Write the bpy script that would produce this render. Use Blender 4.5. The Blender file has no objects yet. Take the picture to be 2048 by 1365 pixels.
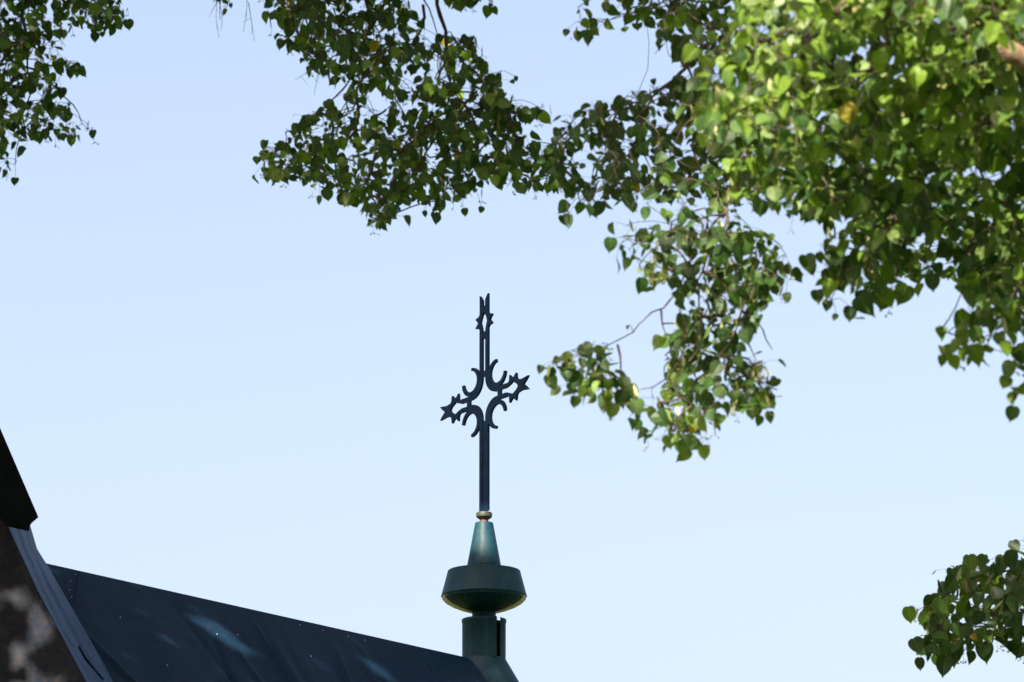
import bpy, bmesh, math, random
import numpy as np
from mathutils import Vector, Matrix
R = math.radians
rng = np.random.default_rng(11)
random.seed(11)
scn = bpy.context.scene
COL = scn.collection

# ------------------------------------------------------------------ camera
LENS, PITCH, CAM = 180.0, 13.3, np.array([0.0, 0.0, 1.65])
cam = bpy.data.cameras.new('camera'); camo = bpy.data.objects.new('camera', cam); COL.objects.link(camo)
camo.location = CAM; camo.rotation_euler = (R(90 + PITCH), 0, 0)
cam.lens = LENS; cam.sensor_width = 36; cam.clip_start = 0.5; cam.clip_end = 3000
cam.dof.use_dof = True; cam.dof.focus_distance = 30.6; cam.dof.aperture_fstop = 9.0
scn.camera = camo

# ------------------------------------------------------------------ world, sun, exposure
SUN_EL, SUN_AZ = 42.0, 200.0          # azimuth clockwise from +Y
SUN = np.array([math.sin(R(SUN_AZ)) * math.cos(R(SUN_EL)), math.cos(R(SUN_AZ)) * math.cos(R(SUN_EL)), math.sin(R(SUN_EL))])
w = bpy.data.worlds.new('World'); scn.world = w; w.use_nodes = True
nt = w.node_tree; bg = nt.nodes['Background']
sk = nt.nodes.new('ShaderNodeTexSky'); sk.sky_type = 'NISHITA'; sk.sun_disc = False
sk.sun_elevation = R(SUN_EL); sk.sun_rotation = R(SUN_AZ)
sk.air_density = 1.0; sk.dust_density = 6.0; sk.ozone_density = 0.0; sk.altitude = 100
tint = nt.nodes.new('ShaderNodeMix'); tint.data_type = 'RGBA'; tint.blend_type = 'MULTIPLY'; tint.inputs[0].default_value = 1
nt.links.new(sk.outputs[0], tint.inputs[6]); tint.inputs[7].default_value = (1.125, 1.022, 1.0, 1)
nt.links.new(tint.outputs[2], bg.inputs[0]); bg.inputs[1].default_value = 0.07
sl = bpy.data.lights.new('sun', 'SUN'); sl.energy = 5.0; sl.angle = R(0.53); sl.color = (1.0, 0.92, 0.80)
so = bpy.data.objects.new('sun', sl); COL.objects.link(so)
so.rotation_euler = Vector(SUN).to_track_quat('Z', 'Y').to_euler(); so.location = (-10, -30, 40)
vs = scn.view_settings; vs.view_transform = 'Standard'; vs.look = 'None'; vs.gamma = 1; vs.use_curve_mapping = False
vs.exposure = 2.07
try:
    scn.cycles.use_denoising = True; scn.cycles.max_bounces = 8
except Exception:
    pass

# ------------------------------------------------------------------ helpers
PXA = 36 / LENS / 2048
_c, _s = math.cos(R(PITCH)), math.sin(R(PITCH))
def ray(px, py):
    u = (px - 1024) * PXA; v = (682.5 - py) * PXA
    return np.array([u, _c - v * _s, _s + v * _c])
def P(px, py, Y):
    d = ray(px, py); return CAM + d * (Y / d[1])
def proj(p):
    q = np.asarray(p) - CAM
    dep = q[..., 1] * _c + q[..., 2] * _s; up = -q[..., 1] * _s + q[..., 2] * _c
    return 1024 + q[..., 0] / dep / PXA, 682.5 - up / dep / PXA
def empty(name, loc, label, cat, group=None):
    o = bpy.data.objects.new(name, None); COL.objects.link(o); o.location = loc
    o['label'] = label; o['category'] = cat
    if group: o['group'] = group
    o.empty_display_size = 0.1
    return o
def mesh_obj(name, verts, faces, mat, parent=None, smooth=False, label=None):
    me = bpy.data.meshes.new(name)
    off = np.array(parent_world(parent)) if parent else np.zeros(3)
    v = np.asarray(verts, float) - off
    me.from_pydata(v.tolist(), [], faces); me.update()
    if smooth: me.polygons.foreach_set('use_smooth', [True] * len(me.polygons))
    me.materials.append(mat)
    o = bpy.data.objects.new(name, me); COL.objects.link(o)
    if parent: o.parent = parent
    if label: o['label'] = label
    return o
def parent_world(p):
    l = Vector((0, 0, 0))
    while p: l = l + p.location; p = p.parent
    return l
def bm_obj(name, bm, mat, parent=None, smooth=False):
    off = parent_world(parent) if parent else Vector((0, 0, 0))
    bmesh.ops.recalc_face_normals(bm, faces=bm.faces[:])
    me = bpy.data.meshes.new(name)
    bmesh.ops.translate(bm, verts=bm.verts[:], vec=-off)
    bm.to_mesh(me); bm.free()
    if smooth: me.polygons.foreach_set('use_smooth', [True] * len(me.polygons))
    me.materials.append(mat); o = bpy.data.objects.new(name, me); COL.objects.link(o)
    if parent: o.parent = parent
    return o
def prism(bm, pts_front, depth_vec):
    a = [bm.verts.new(p) for p in pts_front]; dv = np.asarray(depth_vec)
    b = [bm.verts.new(np.asarray(p) + dv) for p in pts_front]
    bm.faces.new(a); bm.faces.new(b[::-1]); n = len(a)
    for i in range(n): bm.faces.new((a[i], b[i], b[(i + 1) % n], a[(i + 1) % n]))
def lathe_bm(profile, centre, seg=64, a0=0.0, a1=2 * math.pi, closed=True):
    bm = bmesh.new(); rows = []
    n = seg if closed else seg + 1
    for r, z in profile:
        rows.append([bm.verts.new((centre[0] + r * math.cos(a0 + (a1 - a0) * k / seg), centre[1] + r * math.sin(a0 + (a1 - a0) * k / seg), z)) for k in range(n)])
    for i in range(len(rows) - 1):
        for k in range(seg):
            k2 = (k + 1) % n
            bm.faces.new((rows[i][k], rows[i][k2], rows[i + 1][k2], rows[i + 1][k]))
    return bm
def lathe(name, profile, centre, mat, parent, seg=64, bevel=0.003):
    """closed solid of revolution with softened edges"""
    bm = lathe_bm(profile, centre, seg)
    o = bm_obj(name, bm, mat, parent, True)
    me = o.data
    # sharp creases at profile corners, kept crisp by angle
    try: me.set_sharp_from_angle(angle=R(28))
    except Exception: pass
    return o
def vnoise(p, seed, scale):
    """smooth pseudo-noise in about -1..1 from summed sines"""
    r = np.random.default_rng(seed); out = 0
    p = np.asarray(p, float) / scale
    for k in range(7):
        d = r.normal(size=p.shape[-1]); d /= np.linalg.norm(d); d *= r.uniform(2.2, 7.0)
        out = out + np.sin(p @ d + r.uniform(0, 6.28))
    return out / 3.2

# ------------------------------------------------------------------ materials
def mat(name): 
    m = bpy.data.materials.new(name); m.use_nodes = True
    n = m.node_tree.nodes; return m, n, m.node_tree.links, n['Principled BSDF']
def noise(n, l, scale, detail=4, rough=0.55, vec=None):
    t = n.new('ShaderNodeTexNoise'); t.inputs['Scale'].default_value = scale; t.inputs['Detail'].default_value = detail
    t.inputs['Roughness'].default_value = rough
    if vec is None:
        g = n.new('ShaderNodeTexCoord'); vec = g.outputs['Object']
    l.new(vec, t.inputs['Vector']); return t.outputs['Fac']
def ramp(n, l, fac, stops):
    r = n.new('ShaderNodeValToRGB'); e = r.color_ramp.elements
    while len(e) < len(stops): e.new(0.5)
    for el, (p, c) in zip(e, stops): el.position = p; el.color = (*c, 1) if len(c) == 3 else c
    l.new(fac, r.inputs[0]); return r.outputs[0]
def bump(n, l, h, strength, dist, bs):
    b = n.new('ShaderNodeBump'); b.inputs['Strength'].default_value = strength; b.inputs['Distance'].default_value = dist
    l.new(h, b.inputs['Height']); l.new(b.outputs[0], bs.inputs['Normal'])
def mixc(n, l, fac, a, b):
    m = n.new('ShaderNodeMix'); m.data_type = 'RGBA'
    l.new(fac, m.inputs[0])
    for s, i in ((a, 6), (b, 7)):
        if isinstance(s, tuple): m.inputs[i].default_value = (*s, 1)
        else: l.new(s, m.inputs[i])
    return m.outputs[2]

def leaf_material():
    m, n, l, bs = mat('lime_leaf')
    out = n['Material Output']
    at = n.new('ShaderNodeAttribute'); at.attribute_name = 'tone'
    ay = n.new('ShaderNodeAttribute'); ay.attribute_name = 'yellow'
    lc = n.new('ShaderNodeAttribute'); lc.attribute_name = 'leaf_co'
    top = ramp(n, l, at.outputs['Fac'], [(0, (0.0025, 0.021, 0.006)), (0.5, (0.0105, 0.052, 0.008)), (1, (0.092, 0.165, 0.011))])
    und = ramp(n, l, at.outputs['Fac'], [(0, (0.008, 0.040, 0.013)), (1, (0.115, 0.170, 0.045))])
    ge = n.new('ShaderNodeNewGeometry')
    c = mixc(n, l, ge.outputs['Backfacing'], top, und)
    # side veins and midrib, a growth pattern of the leaf itself
    sx = n.new('ShaderNodeSeparateXYZ'); l.new(lc.outputs['Vector'], sx.inputs[0])
    ab = n.new('ShaderNodeMath'); ab.operation = 'ABSOLUTE'; l.new(sx.outputs[0], ab.inputs[0])
    m1 = n.new('ShaderNodeMath'); m1.operation = 'MULTIPLY_ADD'; l.new(ab.outputs[0], m1.inputs[0]); m1.inputs[1].default_value = -0.8; l.new(sx.outputs[1], m1.inputs[2])
    m2 = n.new('ShaderNodeMath'); m2.operation = 'MULTIPLY'; l.new(m1.outputs[0], m2.inputs[0]); m2.inputs[1].default_value = 38
    m3 = n.new('ShaderNodeMath'); m3.operation = 'SINE'; l.new(m2.outputs[0], m3.inputs[0])
    m4 = n.new('ShaderNodeMath'); m4.operation = 'POWER'; m4.use_clamp = True; l.new(m3.outputs[0], m4.inputs[0]); m4.inputs[1].default_value = 6
    m5 = n.new('ShaderNodeMath'); m5.operation = 'LESS_THAN'; l.new(ab.outputs[0], m5.inputs[0]); m5.inputs[1].default_value = 0.02
    m6 = n.new('ShaderNodeMath'); m6.operation = 'MAXIMUM'; l.new(m4.outputs[0], m6.inputs[0]); l.new(m5.outputs[0], m6.inputs[1])
    m7 = n.new('ShaderNodeMath'); m7.operation = 'MULTIPLY'; l.new(m6.outputs[0], m7.inputs[0]); m7.inputs[1].default_value = 0.35
    c = mixc(n, l, m7.outputs[0], c, (0.17, 0.21, 0.06))
    c = mixc(n, l, ay.outputs['Fac'], c, (0.34, 0.24, 0.03))
    l.new(c, bs.inputs['Base Color']); bs.inputs['Roughness'].default_value = 0.48
    bs.inputs['Specular IOR Level'].default_value = 0.28
    tr = n.new('ShaderNodeBsdfTranslucent')
    hs = n.new('ShaderNodeHueSaturation'); hs.inputs['Hue'].default_value = 0.498; hs.inputs['Saturation'].default_value = 1.15; hs.inputs['Value'].default_value = 2.0
    l.new(c, hs.inputs['Color']); l.new(hs.outputs[0], tr.inputs[0])
    mx = n.new('ShaderNodeMixShader'); mx.inputs[0].default_value = 0.36
    l.new(bs.outputs[0], mx.inputs[1]); l.new(tr.outputs[0], mx.inputs[2]); l.new(mx.outputs[0], out.inputs[0])
    return m
LEAF = leaf_material()
def simple(name, stops, scale, rough, spec=0.5, bmp=None, metallic=0.0, detail=4):
    m, n, l, bs = mat(name)
    f = noise(n, l, scale, detail)
    l.new(ramp(n, l, f, stops), bs.inputs['Base Color'])
    bs.inputs['Roughness'].default_value = rough; bs.inputs['Specular IOR Level'].default_value = spec; bs.inputs['Metallic'].default_value = metallic
    if bmp: bump(n, l, noise(n, l, bmp[0], 5), bmp[1], bmp[2], bs)
    return m
BARK = simple('bark', [(0.3, (0.055, 0.035, 0.022)), (0.7, (0.16, 0.105, 0.06))], 18, 0.85, 0.3, (60, 0.8, 0.01))
TWIG = simple('twig_bark', [(0.3, (0.026, 0.021, 0.019)), (0.7, (0.085, 0.060, 0.046))], 25, 0.7, 0.2)
FRUIT = simple('lime_fruit', [(0.35, (0.12, 0.13, 0.035)), (0.65, (0.26, 0.25, 0.06))], 12, 0.6)
BRACT = simple('lime_bract', [(0.35, (0.11, 0.13, 0.04)), (0.65, (0.17, 0.18, 0.065))], 12, 0.6)
IRON = simple('painted_iron', [(0.35, (0.003, 0.015, 0.044)), (0.65, (0.006, 0.024, 0.064)), (0.8, (0.016, 0.018, 0.026))], 14, 0.5, 0.12, (90, 0.25, 0.003))
EAVE = simple('eave_shade_black', [(0.3, (0.0025, 0.004, 0.0055)), (0.7, (0.004, 0.006, 0.008))], 8, 0.8, 0.05)  # near-black stands for the shaded underside of the overhang
PLASTER = simple('plaster', [(0.3, (0.42, 0.38, 0.31)), (0.7, (0.5, 0.46, 0.38))], 3, 0.9, 0.2, (40, 0.3, 0.01))
GRASS = simple('grass', [(0.3, (0.030, 0.055, 0.015)), (0.7, (0.070, 0.095, 0.030))], 0.8, 0.95, 0.1, (30, 0.7, 0.05), detail=8)
BRASS = simple('weathered_collar', [(0.3, (0.028, 0.034, 0.022)), (0.7, (0.050, 0.052, 0.032))], 40, 0.5, 0.5)
RUST = simple('rusty_pipe', [(0.3, (0.09, 0.035, 0.02)), (0.7, (0.17, 0.07, 0.04))], 50, 0.8, 0.3)
NAIL = simple('nail_head', [(0.3, (0.42, 0.46, 0.50)), (0.7, (0.6, 0.62, 0.65))], 50, 0.4, 0.5)

def paint_material():
    m, n, l, bs = mat('green_sheet_metal')
    f = noise(n, l, 7, 5)
    c = ramp(n, l, f, [(0.3, (0.002, 0.022, 0.040)), (0.55, (0.005, 0.034, 0.050)), (0.75, (0.022, 0.048, 0.042))])
    f2 = noise(n, l, 8, 8, 0.7)
    k = ramp(n, l, f2, [(0.66, (0, 0, 0)), (0.72, (1, 1, 1))])
    c = mixc(n, l, k, c, (0.20, 0.085, 0.06))
    # streaks that ran down the sheet
    g = n.new('ShaderNodeTexCoord'); mp = n.new('ShaderNodeMapping'); mp.inputs['Scale'].default_value = (30, 30, 1.5); l.new(g.outputs['Object'], mp.inputs[0])
    st = noise(n, l, 1, 3, 0.5, mp.outputs[0])
    c = mixc(n, l, ramp(n, l, st, [(0.55, (0, 0, 0)), (0.85, (0.5, 0.5, 0.5))]), c, (0.05, 0.055, 0.045))
    l.new(c, bs.inputs['Base Color']); bs.inputs['Roughness'].default_value = 0.5; bs.inputs['Specular IOR Level'].default_value = 0.17
    bump(n, l, noise(n, l, 9, 3), 0.35, 0.012, bs)
    return m
PAINT = paint_material()
PLAINPAINT = simple('teal_sheet', [(0.3, (0.002, 0.021, 0.038)), (0.7, (0.005, 0.032, 0.048))], 6, 0.5, 0.17, (8, 0.3, 0.01))
def rim_material():
    return simple('tan_sheet', [(0.35, (0.45, 0.27, 0.22)), (0.65, (0.60, 0.36, 0.30))], 20, 0.4, 0.6)
TAN = rim_material()

def membrane_material(name, speck):
    m, n, l, bs = mat(name)
    f = noise(n, l, 2.2, 5)
    c = ramp(n, l, f, ([(0.3, (0.0055, 0.0105, 0.019)), (0.7, (0.011, 0.0150, 0.025))] if speck else [(0.3, (0.0018, 0.0140, 0.0300)), (0.7, (0.0050, 0.0210, 0.041))]))
    if speck:
        v = n.new('ShaderNodeTexVoronoi'); v.inputs['Scale'].default_value = 60
        g = n.new('ShaderNodeTexCoord'); l.new(g.outputs['Object'], v.inputs['Vector'])
        k = ramp(n, l, v.outputs['Distance'], [(0.06, (1, 1, 1)), (0.16, (0, 0, 0))])
        f3 = noise(n, l, 5, 3); k3 = ramp(n, l, f3, [(0.42, (0, 0, 0)), (0.6, (1, 1, 1))])
        mm = n.new('ShaderNodeMix'); mm.data_type = 'RGBA'; mm.blend_type = 'MULTIPLY'; mm.inputs[0].default_value = 1
        l.new(k, mm.inputs[6]); l.new(k3, mm.inputs[7])
        c = mixc(n, l, ramp(n, l, noise(n, l, 30, 6, 0.7), [(0.4, (0, 0, 0)), (0.75, (0.7, 0.7, 0.7))]), c, (0.036, 0.024, 0.015))
        c = mixc(n, l, mm.outputs[2], c, (0.11, 0.075, 0.04))
    else:
        k = ramp(n, l, noise(n, l, 60, 5, 0.6), [(0.45, (0, 0, 0)), (0.75, (0.44, 0.44, 0.44))])
        c = mixc(n, l, k, c, (0.036, 0.022, 0.025))
    l.new(c, bs.inputs['Base Color']); bs.inputs['Roughness'].default_value = 0.5; bs.inputs['Specular IOR Level'].default_value = 0.04
    bump(n, l, noise(n, l, 9, 4), 0.16, 0.02, bs)
    return m
MEMB = membrane_material('roof_membrane', False)
MEMB2 = membrane_material('dusty_membrane', True)
STRIP = simple('sky_sheen_sheeting', [(0.3, (0.004, 0.022, 0.060)), (0.7, (0.018, 0.050, 0.115))], 5, 0.5, 0.12, (14, 0.4, 0.02))  # bluer base colour stands for grazing sky sheen on this face

# ------------------------------------------------------------------ ground
gv = [(-900, -900, 0), (900, -900, 0), (900, 900, 0), (-900, 900, 0)]
g = mesh_obj('ground', gv, [(0, 1, 2, 3)], GRASS); g['kind'] = 'structure'

# ------------------------------------------------------------------ church
R2 = P(936, 1316, 29.85); ZR = R2[2]
d_ = ray(92, 1127); R1 = CAM + d_ * ((ZR - CAM[2]) / d_[2])
dirr = (R2 - R1); dirr[2] = 0; RL = np.linalg.norm(dirr); dirr /= RL
perp = np.array([dirr[1], -dirr[0], 0.0])                     # towards the viewer
RP = R(48); down = perp * math.cos(RP) + np.array([0, 0, -math.sin(RP)])
nrm = perp * math.sin(RP) + np.array([0, 0, math.cos(RP)])
church = empty('church', (R1[0], R1[1], 0), 'church with steep roofs covered in dark blue sheeting, below the finial', 'church')
def fold_height(a, s):
    """wrinkles of the loose sheeting: creases that run down the slope"""
    h = 0
    r = np.random.default_rng(5)
    for k in range(22):
        a0 = r.uniform(-0.6, RL + 0.2); sl_ = r.uniform(-0.55, 0.30); wd = r.uniform(0.012, 0.05); am = r.uniform(-0.012, 0.020); s0 = r.uniform(0.0, 0.3)
        x = a - (a0 + sl_ * s + 0.05 * math.sin(3 * s + k))
        h += am * np.exp(-(x / wd) ** 2) * min(1, max(0, (s - s0 * 0.4) / 0.40))
    return h + 0.008 * math.sin(4.1 * a + 1.3 * s) * min(1, s * 2) + 0.004 * math.sin(11 * a + 3 * s) * min(1, s * 3)
NA, NS = 230, 90
verts, faces = [], []
SMAX = 4.2
for j in range(NS + 1):
    s = SMAX * (j / NS) ** 1.7
    for i in range(NA + 1):
        a = -0.45 + (RL + 0.45) * i / NA
        e = 0.03 * math.sin(9 * s + 1) * min(1, s * 3) + 0.016 * math.sin(23 * s)   # uneven free edge
        if i == NA: a += e
        h = fold_height(a, s)
        if j == 0: h = 0.0
        verts.append(R1 + dirr * a + down * s + nrm * h)
for j in range(NS):
    for i in range(NA):
        k = j * (NA + 1) + i; faces.append((k, k + 1, k + NA + 2, k + NA + 1))
# far slope and thickness
nb = len(verts)
perp2 = -perp; down2 = perp2 * math.cos(RP) + np.array([0, 0, -math.sin(RP)])
top = [nrm * 0] 
for i in range(NA + 1):
    a = -0.45 + (RL + 0.45) * i / NA
    verts.append(R1 + dirr * a + down2 * SMAX)
for i in range(NA): faces.append((i + 1, i, nb + i, nb + i + 1))
roof = mesh_obj('roof', verts, faces, MEMB, church, True)
try: roof.data.set_sharp_from_angle(angle=R(50))
except Exception: pass
# nail heads along the ridge and the seam
def on_roof(px, py):
    d = ray(px, py); t = np.dot(R1 - CAM, nrm) / np.dot(d, nrm); return CAM + d * t
nail_me = None
for (px, py) in [(150, 1150), (140, 1164), (138, 1182), (142, 1196), (240, 1236), (434, 1269), (476, 1270), (600, 1251), (646, 1262), (696, 1274), (730, 1281), (621, 1314), (333, 1333)]:
    p = on_roof(px, py)
    if nail_me is None:
        bm = bmesh.new(); M = Matrix.Translation((0, 0, 0)) @ Vector(nrm).to_track_quat('Z', 'Y').to_matrix().to_4x4()
        bmesh.ops.create_cone(bm, segments=10, radius1=0.0032, radius2=0.002, depth=0.003, cap_ends=True, matrix=M)
        nail_me = bpy.data.meshes.new('nail'); bm.to_mesh(nail_me); bm.free(); nail_me.materials.append(NAIL)
    a = np.dot(p - R1, dirr); s = np.dot(p - R1, down)
    p = R1 + dirr * a + down * s + nrm * (fold_height(a, s) + 0.003)
    o = bpy.data.objects.new('nail', nail_me); COL.objects.link(o); o.parent = roof; o.location = Vector(p) - parent_world(roof)
# lapped seam near the left end of the sheeting
bm = bmesh.new(); prev = None
for k in range(30):
    q = k / 29; p = on_roof(158 - 24 * q, 1146 + 130 * q); p = p + nrm * (0.014 + 0.003 * math.sin(9 * q))
    row = [bm.verts.new(p + nrm * -0.012 - dirr * 0.01), bm.verts.new(p), bm.verts.new(p + dirr * 0.012 - nrm * 0.014)]
    if prev:
        for z in range(2): bm.faces.new((prev[z], row[z], row[z + 1], prev[z + 1]))
    prev = row
bm_obj('seam', bm, MEMB, roof, True)

# walls
bm = bmesh.new()
A = R1 - dirr * 2.6; B = R2 - dirr * 0.15; hw = 2.45
def wallbox(A, B, hw, zt):
    q = [A + perp * hw, B + perp * hw, B - perp * hw, A - perp * hw]
    lo = [bm.verts.new((p[0], p[1], 0)) for p in q]; hi = [bm.verts.new((p[0], p[1], zt)) for p in q]
    for i in range(4): bm.faces.new((lo[i], lo[(i + 1) % 4], hi[(i + 1) % 4], hi[i]))
    bm.faces.new(hi)
wallbox(A, B, hw, ZR - 2.95)
bm_obj('wall', bm, PLASTER, church)
# apse with conical roof that carries the finial
FIN = P(968, 1240, 30.12)
def fz(py): return P(968, py, 30.12)[2]
PX = 30.9 * PXA                                                 # metres per photo pixel at the finial
zt = fz(1322)
cone = [(0.001, zt + 0.03), (43.0 * PX, zt + 0.012), (44.5 * PX, zt), (44.5 * PX + 0.05, zt - 0.085), (44.5 * PX + 0.5, zt - 0.86), (2.0, zt - 3.0), (2.0, zt - 3.1), (0.001, zt - 3.1)]
lathe('apse_roof', cone, FIN, PAINT, church, 72)
bm = lathe_bm([(1.8, 0), (1.8, zt - 3.08)], FIN, 48); bm_obj('apse_wall', bm, PLASTER, church, True)

# steep hipped side roof at the left, with its eave board, shaded underside put into near-black colour
Epl = [(-260, 490), (-150, 715), (-60, 900), (0, 1022), (73, 1182), (170, 1365), (300, 1600), (560, 2060)]
Fpl = [(-200, 540), (-100, 765), (20, 980), (60, 1050), (74, 1098), (96, 1133), (229, 1365), (366, 1600), (640, 2060)]
def interp(pl, t):
    pl = np.array(pl, float); L = np.r_[0, np.cumsum(np.linalg.norm(np.diff(pl, axis=0), axis=1))]
    # parameterise by image height so that the rows of both edges match
    return np.array([np.interp(t, pl[:, 1], pl[:, 0]), t])
rows_t = np.r_[np.linspace(560, 1000, 14), np.linspace(1015, 1400, 90), np.linspace(1430, 2040, 14)]
verts, faces = [], []
NL, NB = 60, 16
for t in rows_t:
    e = interp(Epl, t); f = interp(Fpl, t)
    Ye = 26.1 - (t - 1025) / 340 * 0.42; Yf = 26.72 - (t - 1057) / 308 * 0.36
    pe = P(e[0], e[1], Ye); pf = P(f[0], f[1], Yf)
    left = pe + np.array([-3.4, 0.9, 0.0])
    row = [left + (pe - left) * (1 - (1 - i / NL) ** 1.6) for i in range(NL)]
    row += [pe + (pf - pe) * (i / NB) for i in range(NB + 1)]
    row += [pf + np.array([-0.1, 0.5, 0.02]), pf + np.array([-1.2, 1.6, 0.0])]
    verts.append(row)
V = np.array(verts); nr, nc = V.shape[:2]
dn = vnoise(V, 3, 0.9) * 0.020 + vnoise(V * np.array([3.0, 1, 0.7]), 4, 0.35) * 0.008 + vnoise(V, 9, 0.12) * 0.0022
damp = np.ones(nc); damp[NL - 1:NL + 2] = 0.45; damp[-3:] = 0.35
V[..., 1] -= dn * damp[None, :] * 1.2
# strip facing right gets long narrow pleats
for j in range(NB + 1):
    q = j / NB; V[:, NL + j, 1] -= 0.018 * math.sin(3.14 * q) * np.sin(6 * q * 3.14 + 2.2 * np.sin(np.array(rows_t) / 90.0))
faces = [(r * nc + c, r * nc + c + 1, (r + 1) * nc + c + 1, (r + 1) * nc + c) for r in range(nr - 1) for c in range(nc - 1)]
faces = [f[::-1] for f in faces]
side = mesh_obj('side_roof', V.reshape(-1, 3), faces, MEMB2, church, True, 'steep side roof in dusty grey sheeting')
side.data.materials.append(STRIP)
mi = np.zeros((nr - 1, nc - 1), np.int32); mi[:, NL + 1:] = 1; side.data.polygons.foreach_set('material_index', mi.ravel())
# two torn laps in the sheeting
def on_side(px, py): 
    X, Yp = proj(V); k = np.argmin((X - px) ** 2 + (Yp - py) ** 2); return V.reshape(-1, 3)[k]
for pl in ([(158, 1292), (172, 1318), (188, 1338), (208, 1360)],):
    bm = bmesh.new(); prev = None
    for k, (px, py) in enumerate(pl):
        c0 = on_side(px, py); c0 = P(px, py, c0[1] - 0.010); wd = 0.0015 + 0.004 * math.sin(3.14 * (k + 0.5) / len(pl))
        row = [bm.verts.new(c0 + np.array([0.3 * wd, 0, wd])), bm.verts.new(c0 + np.array([0, -0.012, 0])), bm.verts.new(c0 + np.array([-0.3 * wd, 0.02, -wd]))]
        if prev:
            for z in range(2): bm.faces.new((prev[z], row[z], row[z + 1], prev[z + 1]))
        prev = row
    bm_obj('lap', bm, EAVE, side, True)
bm = bmesh.new()
ol = [(77, 1035), (70, 1041), (63, 1047), (59, 1054), (58, 1063), (40, 1043), (23, 1014), (-22, 935), (-190, 600), (-300, 370), (-208, 370), (-110, 600)]
prism(bm, [P(x, y, 25.75) for x, y in ol], (-0.30, 0.70, 0.19))
bm_obj('eave_board', bm, EAVE, church)
# block of the side wing below its roof
bm = bmesh.new()
q = [P(320, 1640, 25.6), P(420, 1640, 26.4)]
wallbox(np.array([-5.2, 27.6, 0]), np.array([q[0][0] - 0.5, q[0][1] + 1.9, 0]), 1.0, q[0][2] - 0.1)
bm_obj('wing_wall', bm, PLASTER, church)

# ------------------------------------------------------------------ finial
fin = empty('roof_finial', (FIN[0], FIN[1], zt), 'teal sheet metal finial of cone, bowl and drum under the cross', 'finial')
def prof(lst): return [(r * PX, fz(y)) for r, y in lst]
# drum: a rolled sheet with an open overlapping seam at the right
drum_r = 44.5 * PX
bm = bmesh.new(); rows = []
seg = 96; a_start = R(-40); sweep = R(344)
for (dr, py) in ((-0.004, 1241.5), (0.0, 1239.5), (0.004, 1240.5), (0.003, 1246), (0.0, 1248), (0.0, 1300), (0.0, 1318), (0.004, 1328)):
    row = []
    for k in range(seg + 1):
        q = k / seg; a = a_start + sweep * q
        r = drum_r - 0.004 + dr + 0.006 * max(0, (q - 0.94) / 0.06) - 0.004 * max(0, (0.06 - q) / 0.06)
        row.append(bm.verts.new((FIN[0] + r * math.cos(a), FIN[1] + r * math.sin(a), fz(py))))
    rows.append(row)
for i in range(len(rows) - 1):
    for k in range(seg): bm.faces.new((rows[i][k], rows[i][k + 1], rows[i + 1][k + 1], rows[i + 1][k]))
ob = bm_obj('drum', bm, PAINT, fin, True)
md = ob.modifiers.new('sheet', 'SOLIDIFY'); md.thickness = 0.003; md.offset = -1
lathe('drum_lid', prof([(0.2, 1245), (42, 1246), (42, 1249), (0.2, 1249)]), FIN, PLAINPAINT, fin)
lathe('neck', prof([(22, 1218), (23.5, 1222), (23.5, 1236), (25, 1243), (26, 1247)]), FIN, PLAINPAINT, fin)
bowl = lathe('bowl', prof([(0.2, 1137), (30, 1140), (71.2, 1142.5), (72.4, 1144), (72.6, 1146), (84.3, 1190.5), (85.2, 1192.5), (84.6, 1194.5), (83.0, 1195)]), FIN, PAINT, fin, 96)
va = math.atan2(CAM[1] - FIN[1], CAM[0] - FIN[0])
under = [(83.6, 1194.6), (82.6, 1199), (76, 1205.6), (64, 1212.6), (48, 1219.2), (35, 1223.2), (23, 1225.6)]
bm_obj('bowl_underside', lathe_bm(prof([(r + 0.4, y + 0.3) for r, y in under]), FIN, 10, va - R(68), va + R(68), False), PLAINPAINT, bowl, False)
ln = bm_obj('bowl_lining', lathe_bm(prof(under), FIN, 60, va + R(62), va + R(298), False), TAN, bowl, True); ln['label'] = 'tan lining showing at the bowl edge'  # tan arc beside the view-facing sector of the underside
lathe('cone', prof([(0.2, 1045.5), (16.8, 1046), (17.8, 1046.8), (18.3, 1049), (33.6, 1131), (34.2, 1134), (33.6, 1136.0), (30.2, 1137.4), (29.5, 1140.5), (0.2, 1141)]), FIN, PAINT, fin, 64)
lathe('pipe', prof([(8.3, 1033), (8.6, 1036), (8.3, 1047)]), FIN, RUST, fin, 32)
lathe('collar', prof([(7, 1025), (14.6, 1025.5), (15.8, 1027), (16.2, 1030.5), (15.6, 1034.5), (13.5, 1036.5), (12, 1038), (7, 1038.4)]), FIN, BRASS, fin, 48)

# ------------------------------------------------------------------ cross
CA = R(52)
arm = np.array([math.cos(CA), -math.sin(CA), 0.0]); thk_v = np.array([math.sin(CA), math.cos(CA), 0.0])
CY = 797; CC = np.array([FIN[0] + 0.0015, FIN[1], fz(CY)])
U = PX; T = 5.0 * U
cross = empty('cross', (FIN[0], FIN[1], fz(1030)), 'dark iron cross of paired bars with crescents and stars on the finial', 'cross')
def cpt(u, v): return CC + arm * u * U + np.array([0, 0, 1.0]) * (v + u * 0.05) * U
def plate(name, pts, parent, t=T, off=0.0, m=IRON):
    bm = bmesh.new(); prism(bm, [cpt(u, v) - thk_v * (t / 2 - off) for u, v in pts], thk_v * t)
    bmesh.ops.bevel(bm, geom=[e for e in bm.edges], offset=0.0012, segments=1, affect='EDGES') if len(pts) < 8 else None
    return bm_obj(name, bm, m, parent)
CEN, RAD, HW = 42.0, 32.6, 4.5
def arc(cx, cy, r, a0, a1, n): return [(cx + r * math.cos(R(a0 + (a1 - a0) * k / n)), cy + r * math.sin(R(a0 + (a1 - a0) * k / n))) for k in range(n + 1)]
TOPX = 64
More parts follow.
